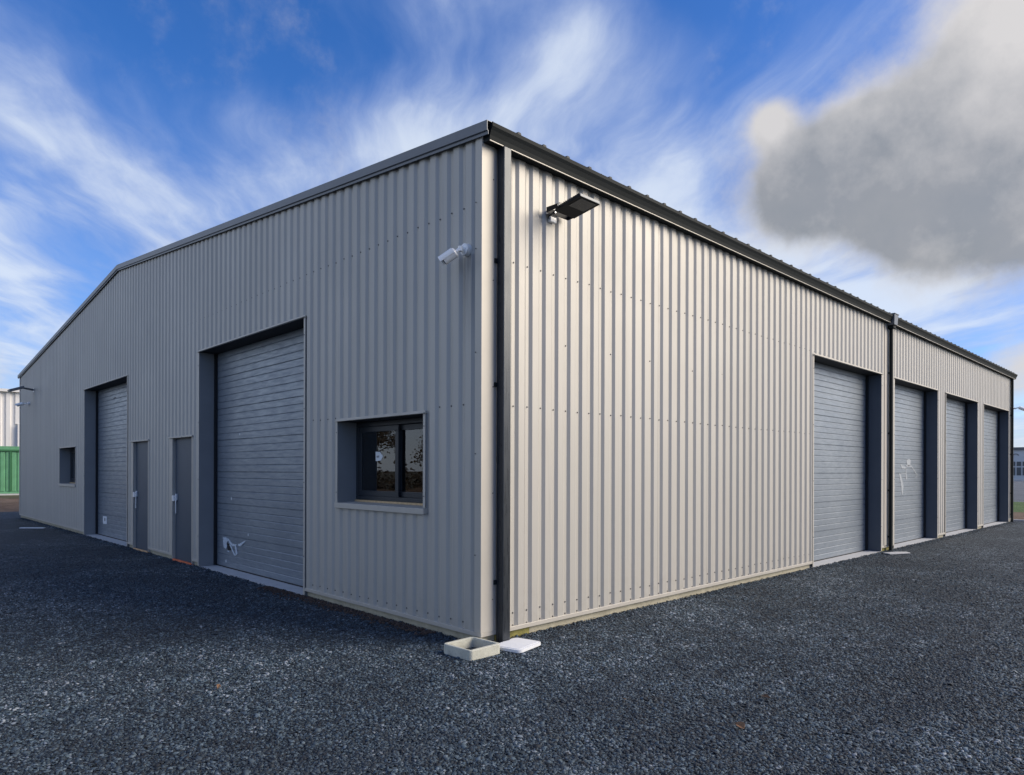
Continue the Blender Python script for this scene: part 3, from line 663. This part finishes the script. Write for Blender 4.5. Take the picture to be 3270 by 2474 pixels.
# ------------------------------------------------------------------ inspection box and lid at the corner
def rrect(hx, hy, r, k=5):
    p = []
    for cx, cy, a0 in ((hx-r, hy-r, 0), (-hx+r, hy-r, 90), (-hx+r, -hy+r, 180), (hx-r, -hy+r, 270)):
        for i in range(k+1): t = R(a0+90*i/k); p.append((cx+r*math.cos(t), cy+r*math.sin(t)))
    return p
def open_box():
    b_ = MB(); o_ = rrect(.177, .177, .035); i_ = rrect(.152, .152, .03); n = len(o_); k = 0; mi = b_.mi('cast_concrete')
    for ring, z in ((o_, -.06), (o_, .078), ([(x*.985, y*.985) for x, y in o_], .084), ([(x*1.02, y*1.02) for x, y in i_], .084), (i_, .078), (i_, -.055)):
        for x, y in ring: b_.v.append((x+random.uniform(-.0012, .0012), y+random.uniform(-.0012, .0012), z+(random.uniform(-.002, .002) if z > .07 else 0)))
    for r_ in range(5):
        for q in range(n): b_.f.append((r_*n+q, r_*n+(q+1) % n, (r_+1)*n+(q+1) % n, (r_+1)*n+q)); b_.m.append(mi)
    b_.f.append(tuple(5*n+q for q in range(n))); b_.m.append(mi)
    return b_.build('inspection_box')
o = open_box(); o.location = (-.222, -.134, 0); o.rotation_euler = (0, 0, R(1.5)); tag(o, 'open square concrete inspection box at the building corner', 'inspection box')
b_ = MB(); pl = rrect(.186, .146, .05, 6); b_.prism(pl, 0, .026, 'lid', lambda u, v, w: (u, v, w)); b_.prism(rrect(.165, .125, .04, 6), .0262, .030, 'lid', lambda u, v, w: (u, v, w))
o = b_.build('box_lid', bevel=.004); o.location = (.196, -.262, .006); o.rotation_euler = (0, 0, R(12)); tag(o, 'white rounded square lid lying flat under the corner downpipe', 'lid')
b_ = MB(); b_.box((-.31, -.045, 0), (.31, .045, .022), 'lid'); o = b_.build('white_batten', bevel=.003); o.location = (-.54, 17.05, .012); o.rotation_euler = (R(1), 0, R(-42)); tag(o, 'thin white plank lying on gravel before the far gable end', 'plank')
b_ = MB(); b_.prism([(-.30, -.09), (.22, -.12), (.30, .02), (.10, .10), (-.26, .08)], 0, .018, 'slab', lambda u, v, w: (u, v, w)); o = b_.build('concrete_offcut', bevel=.004); o.location = (10.2, -.30, .01); o.rotation_euler = (0, 0, R(-20)); tag(o, 'flat concrete offcut lying at the foot of the middle downpipe', 'slab')
def leaf(x, y, s, m, rot, label):
    b_ = MB(); k = 7; pts = []
    for i in range(k): t = i/(k-1); w = math.sin(math.pi*t**.8)*.32; pts.append((t-.5, w, .12*math.sin(t*4)+.05))
    mid_ = [(p[0], 0, p[2]-.10*math.sin(math.pi*(p[0]+.5))) for p in pts]
    for i in range(k-1):
        b_.face([tuple(s*c for c in q) for q in (mid_[i], mid_[i+1], pts[i+1], pts[i])], m)
        b_.face([tuple(s*c for c in (q[0], -q[1], q[2]+.1)) if q in pts else tuple(s*c for c in q) for q in (mid_[i], mid_[i+1], pts[i+1], pts[i])], m)
    o = b_.build('dry_leaf'); o.location = (x, y, .022); o.rotation_euler = (R(random.uniform(-15, 25)), R(random.uniform(-15, 15)), rot)
    sm = o.modifiers.new('solid', 'SOLIDIFY'); sm.thickness = .0015
    return tag(o, label, 'leaf')
def ground_pt(u, v):
    d_ = fw*2193.64+r2*(u-1635)-u2*(v-1502.75); t = -(CZ-.02)/d_.z; return CX+d_.x*t, CY+d_.y*t
for (u, v, s_, m, l_) in ((2363, 2319, .075, 'leaf', 'curled orange brown leaf on the gravel at lower right'), (2447, 2227, .06, 'dark_leaf', 'nearly black curled leaf behind the orange brown one'),
                          (698, 2193, .045, 'leaf', 'small brown leaf alone on the gravel at lower left'), (1993, 2233, .035, 'leaf', 'tiny reddish leaf on gravel right of the inspection box')):
    x_, y_ = ground_pt(u, v); leaf(x_, y_, s_, m, random.uniform(0, 6), l_)

# ------------------------------------------------------------------ background left: pale shed, green container
azl = R(82); ux, uy = math.cos(azl), math.sin(azl)
def bgL(dist, lat): return (CX+ux*dist+uy*lat, CY+uy*dist-ux*lat)     # lat to the right
o = tag(empty('storage_container', (*bgL(52, 0), 0)), 'green steel container standing behind the earth bank at far left', 'container')
T = lambda s, n, z: (s, -n, z)
b_ = MB(); b_.box((-7.0, -2.4, -.25), (4.2, -.06, 2.42), 'green_paint', T); s = -7.0
while s < 4.2:
    b_.hull8([T(s+.02, -.06, -.1), T(s+.26, -.06, -.1), T(s+.23, -.02, -.1), T(s+.05, -.02, -.1), T(s+.02, -.06, 2.3), T(s+.26, -.06, 2.3), T(s+.23, -.02, 2.3), T(s+.05, -.02, 2.3)], 'green_paint'); s += .28
b_.build('corrugated_body', o)
b_ = MB(); b_.box((-7.05, -2.5, 2.425), (4.25, .04, 2.64), 'green_paint', T); b_.box((-7.05, .0405, 2.34), (4.25, .06, 2.44), 'green_dark', T); b_.build('roof', o)
for s in (-6.9, -4.2, -1.35, -.02, 1.35, 2.7, 4.1):
    b_ = MB(); b_.box((s-.05, -.055, -.1), (s+.05, .03, 2.42), 'green_dark', T); b_.build('post', o)
b_ = MB(); b_.box((-7.1, -2.4, -.55), (4.3, .10, -.26), 'slab', T); b_.build('base_beam', o)
o.location.z = .32; o.rotation_euler = (0, 0, R(-8))
o = tag(empty('pale_warehouse', (*bgL(68, 0), 0)), 'pale corrugated warehouse with grey window strips behind the green container', 'building')
b_ = MB(); s = -16.0; H = 7.75
while s < 6:
    zl = 5.2 if not (-1.1 < s < .15) else 0
    b_.hull8([T(s, -.30, zl), T(s+.42, -.30, zl), T(s+.34, -.18, zl), T(s+.08, -.18, zl), T(s, -.30, H), T(s+.42, -.30, H), T(s+.34, -.18, H), T(s+.08, -.18, H)], 'shed_white'); s += .60
b_.box((-16, -.45, 0), (6, -.301, H), 'shed_white', T); b_.box((-16, -12, 0), (6, -.451, H-.1), 'shed_white', T); b_.build('wall', o)
b_ = MB(); b_.box((-16.1, -.5, H+.001), (6.1, .08, H+.22), 'shed_white', T); b_.build('parapet', o)
b_ = MB(); b_.box((-.52, -.30, 2.6), (.52, .06, 5.18), 'shed_white', lambda s_, n, z: T(s_+.95, n, z)); b_.build('panel', o)
b_ = MB(); b_.box((-12, -.30, 2.2), (-.95, -.02, 5.18), 'shed_grey', T); w_ = b_.build('window', o)
b_ = MB(); b_.box((-12, -.019, 3.90), (-1.0, .05, 4.68), 'white_paper', T); b_.box((-12, .0505, 4.38), (-1.55, .052, 4.56), 'wood', T); b_.box((-12, .0505, 4.04), (-1.4, .052, 4.16), 'wood', T); b_.build('sign_panel', w_)
o.rotation_euler = (0, 0, R(-8))
# ------------------------------------------------------------------ background right: white building beyond the lot
azr = R(9.5); vx, vy = math.cos(azr), math.sin(azr)
bx, by = CX+vx*170, CY+vy*170
o = tag(empty('office_building', (bx, by, 0)), 'white flat roofed office building with dark windows far behind the right corner', 'building')
T2 = lambda s, n, z: (-n, -s, z)
b_ = MB(); b_.box((-25, -12, 0), (12, -.0, 5.95), 'far_white', T2); b_.build('wall', o)
b_ = MB(); b_.box((-25.4, -12, 5.955), (12.4, .3, 6.5), 'far_dark', T2); b_.build('roof_edge', o)
for i in range(-20, 9):
    s = i*.96+.1
    for z0_, z1_ in ((2.75, 3.65), (.9, 2.5)):
        b_ = MB(); b_.box((s-.37, .002, z0_), (s+.37, .06, z1_), 'far_dark', T2); w_ = b_.build('window', o)
        b_ = MB(); b_.box((s-.31, .061, z0_+.08), (s+.31, .07, z1_-.08), 'far_glass', T2); b_.build('pane', w_)
b_ = MB()
for i in range(8):
    t0, t1 = math.pi*i/8, math.pi*(i+1)/8
    b_.hull8([T2(-.4+.5*math.cos(t), .01, 4.85+.4*math.sin(t)) for t in (t0, t1)]+[T2(-.4+.35*math.cos(t), .01, 4.85+.25*math.sin(t)) for t in (t1, t0)]+[T2(-.4+.5*math.cos(t), .08, 4.85+.4*math.sin(t)) for t in (t0, t1)]+[T2(-.4+.35*math.cos(t), .08, 4.85+.25*math.sin(t)) for t in (t1, t0)], 'far_dark')
b_.build('wall_sign', o)  # arched dark shape of a partly readable wall sign
b_ = MB(); b_.box((137.5, -60, 0), (138.2, 90, .32), 'slab'); tag(b_.build('low_wall'), 'low pale wall edging the asphalt lot far on the right', 'wall')
sheet('far_verge', 138.3, 220, -90, 130, -.006, 'dry_bank')

# ------------------------------------------------------------------ what stands behind the viewer on the left (seen mirrored in window and wall)
def tree(x, y, h, spread, seed, label):
    rnd = random.Random(seed); o = tag(empty('bare_tree', (x, y, 0)), label, 'tree', 'bare trees across the lane')
    tr = MB(); tw = MB()
    def grow(p, d, l, r, lev):
        e = p+d*l; (tr if lev < 2 else tw).tube(p, e, r, r*.65, 'bark' if lev < 2 else 'twigs', 6 if lev < 2 else 3, False)
        if lev >= 5: 
            for _ in range(7):
                c = e+Vector((rnd.gauss(0, .22), rnd.gauss(0, .22), rnd.gauss(0, .22))); a_ = Vector((rnd.gauss(0, 1), rnd.gauss(0, 1), rnd.gauss(0, 1))).normalized()*.07; bb = a_.orthogonal().normalized()*.05
                tw.face([c-a_, c+bb, c+a_, c-bb], 'twigs')
            return
        for _ in range(3 if lev else 5):
            nd_ = (d+Vector((rnd.gauss(0, .55), rnd.gauss(0, .55), rnd.gauss(.12, .3)))*spread).normalized(); grow(p+d*l*rnd.uniform(.55, 1.), nd_, l*rnd.uniform(.6, .82), r*.58, lev+1)
    grow(Vector((0, 0, -.1)), Vector((0, 0, 1)), h*.27, h*.022, 0)
    tr.build('trunk', o); tw.build('crown', o); return o
TL = ['tallest bare tree across the lane, mirrored in the window', 'second bare tree across the lane, spreading low', 'slim bare tree across the lane beside the lamp post', 'bushy brown tree across the lane further left', 'low brown thicket tree across the lane']
for i, (x_, y_, h_, sp_) in enumerate(((-17.5, 31, 7.5, .9), (-23, 30, 6.0, 1.1), (-16, 40, 5.5, .9), (-12, 45, 5.0, 1.2), (-29, 28, 5.5, 1.2))): tree(x_, y_, h_, sp_, i+3, TL[i])
# scrub bank under the trees
b_ = MB(); 
for i in range(6000):
    t = random.random(); x_ = -36+34*t+random.gauss(0, .4); y_ = 24+26*t+random.gauss(0, 1.8); z_ = abs(random.gauss(0, .75)); a_ = Vector((random.gauss(0, 1), random.gauss(0, 1), random.gauss(0, 1))).normalized()*.16; c_ = a_.orthogonal().normalized()*.09; p_ = Vector((x_, y_, z_))
    b_.face([p_-a_, p_+c_, p_+a_, p_-c_], 'twigs')
tag(b_.build('scrub'), kind='stuff', label='brown winter scrub across the lane', cat='scrub')
for x_, y_, h_, l_ in ((-15.3, 36, 8.2, 'nearer grey lamp post across the lane'), (-17, 44, 8.0, 'farther grey lamp post across the lane')):
    o = tag(empty('street_lamp', (x_, y_, 0)), l_, 'street lamp', 'lamp posts across the lane')
    b_ = MB(); b_.tube((0, 0, 0), (0, 0, h_), .09, .05, 'pole', 12); b_.build('post', o); b_ = MB(); b_.box((-.35, -.12, h_), (.35, .12, h_+.1), 'pole'); b_.build('lamp_head', o, bevel=.03)

# ------------------------------------------------------------------ gravel: individual slate chips in the foreground and along the walls
def chips(P, size, z0, name):
    N = len(P); th = rng.uniform(0, 2*np.pi, N); asp = rng.uniform(.5, .95, N); hgt = rng.uniform(.14, .38, N)
    base = np.array([(-1, -1), (1, -1), (1, 1), (-1, 1)], float)
    v = np.zeros((N, 8, 3)); jit = rng.uniform(-.35, .35, (N, 4, 2)); jt = rng.uniform(-.2, .2, (N, 4, 2))
    bot = base[None]+jit; v[:, :4, :2] = bot; v[:, 4:, :2] = bot*rng.uniform(.55, .9, (N, 1, 1))+jt
    v[:, :4, 2] = -1; v[:, 4:, 2] = 1+rng.uniform(-.3, .3, (N, 4))
    v *= np.stack([size*.5, size*.5*asp, size*.5*hgt], 1)[:, None, :]
    tx, ty = rng.normal(0, .28, N), rng.normal(0, .28, N)
    c, s_ = np.cos(tx), np.sin(tx); y = v[..., 1]*c[:, None]-v[..., 2]*s_[:, None]; z = v[..., 1]*s_[:, None]+v[..., 2]*c[:, None]; v[..., 1], v[..., 2] = y, z
    c, s_ = np.cos(ty), np.sin(ty); x = v[..., 0]*c[:, None]+v[..., 2]*s_[:, None]; z = -v[..., 0]*s_[:, None]+v[..., 2]*c[:, None]; v[..., 0], v[..., 2] = x, z
    c, s_ = np.cos(th), np.sin(th); x = v[..., 0]*c[:, None]-v[..., 1]*s_[:, None]; y = v[..., 0]*s_[:, None]+v[..., 1]*c[:, None]; v[..., 0], v[..., 1] = x, y
    v[..., 0] += P[:, 0:1]; v[..., 1] += P[:, 1:2]; v[..., 2] += (z0+size*.12)[:, None]
    fq = np.array([(3, 2, 1, 0), (4, 5, 6, 7), (0, 1, 5, 4), (1, 2, 6, 5), (2, 3, 7, 6), (3, 0, 4, 7)][1:], int)
    F = (fq[None]+8*np.arange(N)[:, None, None]).reshape(-1, 4)
    me = bpy.data.meshes.new(name); me.vertices.add(8*N); me.vertices.foreach_set('co', v.reshape(-1)); nf = len(F)
    me.loops.add(4*nf); me.loops.foreach_set('vertex_index', F.reshape(-1)); me.polygons.add(nf)
    me.polygons.foreach_set('loop_start', np.arange(0, 4*nf, 4)); me.polygons.foreach_set('loop_total', np.full(nf, 4))
    me.update(calc_edges=True)
    at = me.attributes.new('tone', 'FLOAT', 'POINT'); at.data.foreach_set('value', np.repeat(rng.uniform(0, 1, N), 8))
    me.materials.append(MATS['gravel_chips']); o = bpy.data.objects.new(name, me); COL.objects.link(o)
    return tag(o, 'dark slate gravel chips covering the yard', 'gravel', kind='stuff')
N = 400000
rr = 3.0+15*rng.beta(1.0, 2.1, N); an = R(AZ)+np.radians(rng.uniform(-41, 39, N))
P1 = np.stack([CX+rr*np.cos(an), CY+rr*np.sin(an)], 1)
ws = rng.uniform(0, 1, 16000)**1.3*22; k = rng.uniform(0, 1, 16000) < .5; offn = np.abs(rng.normal(0, .10, 16000))
P2 = np.where(k[:, None], np.stack([-offn, ws], 1), np.stack([ws, -offn], 1))
P = np.concatenate([P1, P2]); pile = np.concatenate([np.zeros(N), np.clip(.012-offn*.08, 0, .02)*1.0])
PL = np.stack([-np.abs(rng.normal(0, .09, 1500))-.02, rng.uniform(.6, 4.2, 1500)], 1)
lt = chips(PL, rng.uniform(.010, .028, 1500), np.full(1500, .016), 'leaf_litter'); lt['label'] = 'brown leaf litter and crumbs along the gable plinth'; lt['category'] = 'litter'; lt.data.materials[0] = MATS['leaf_litter']
inside = (P[:, 0] > -.0) & (P[:, 1] > -.0)
bxm = (np.abs(P[:, 0]+.222) < .19) & (np.abs(P[:, 1]+.134) < .19)
ldm = (np.abs(P[:, 0]-.196) < .17) & (np.abs(P[:, 1]+.262) < .14)
# no piles over the thresholds
keep = ~(inside | bxm | ldm); P, pile = P[keep], pile[keep]
size = rng.lognormal(math.log(.0142), .30, len(P)).clip(.008, .034)
chips(P, size, pile+rng.uniform(-.004, .004, len(P)), 'gravel')
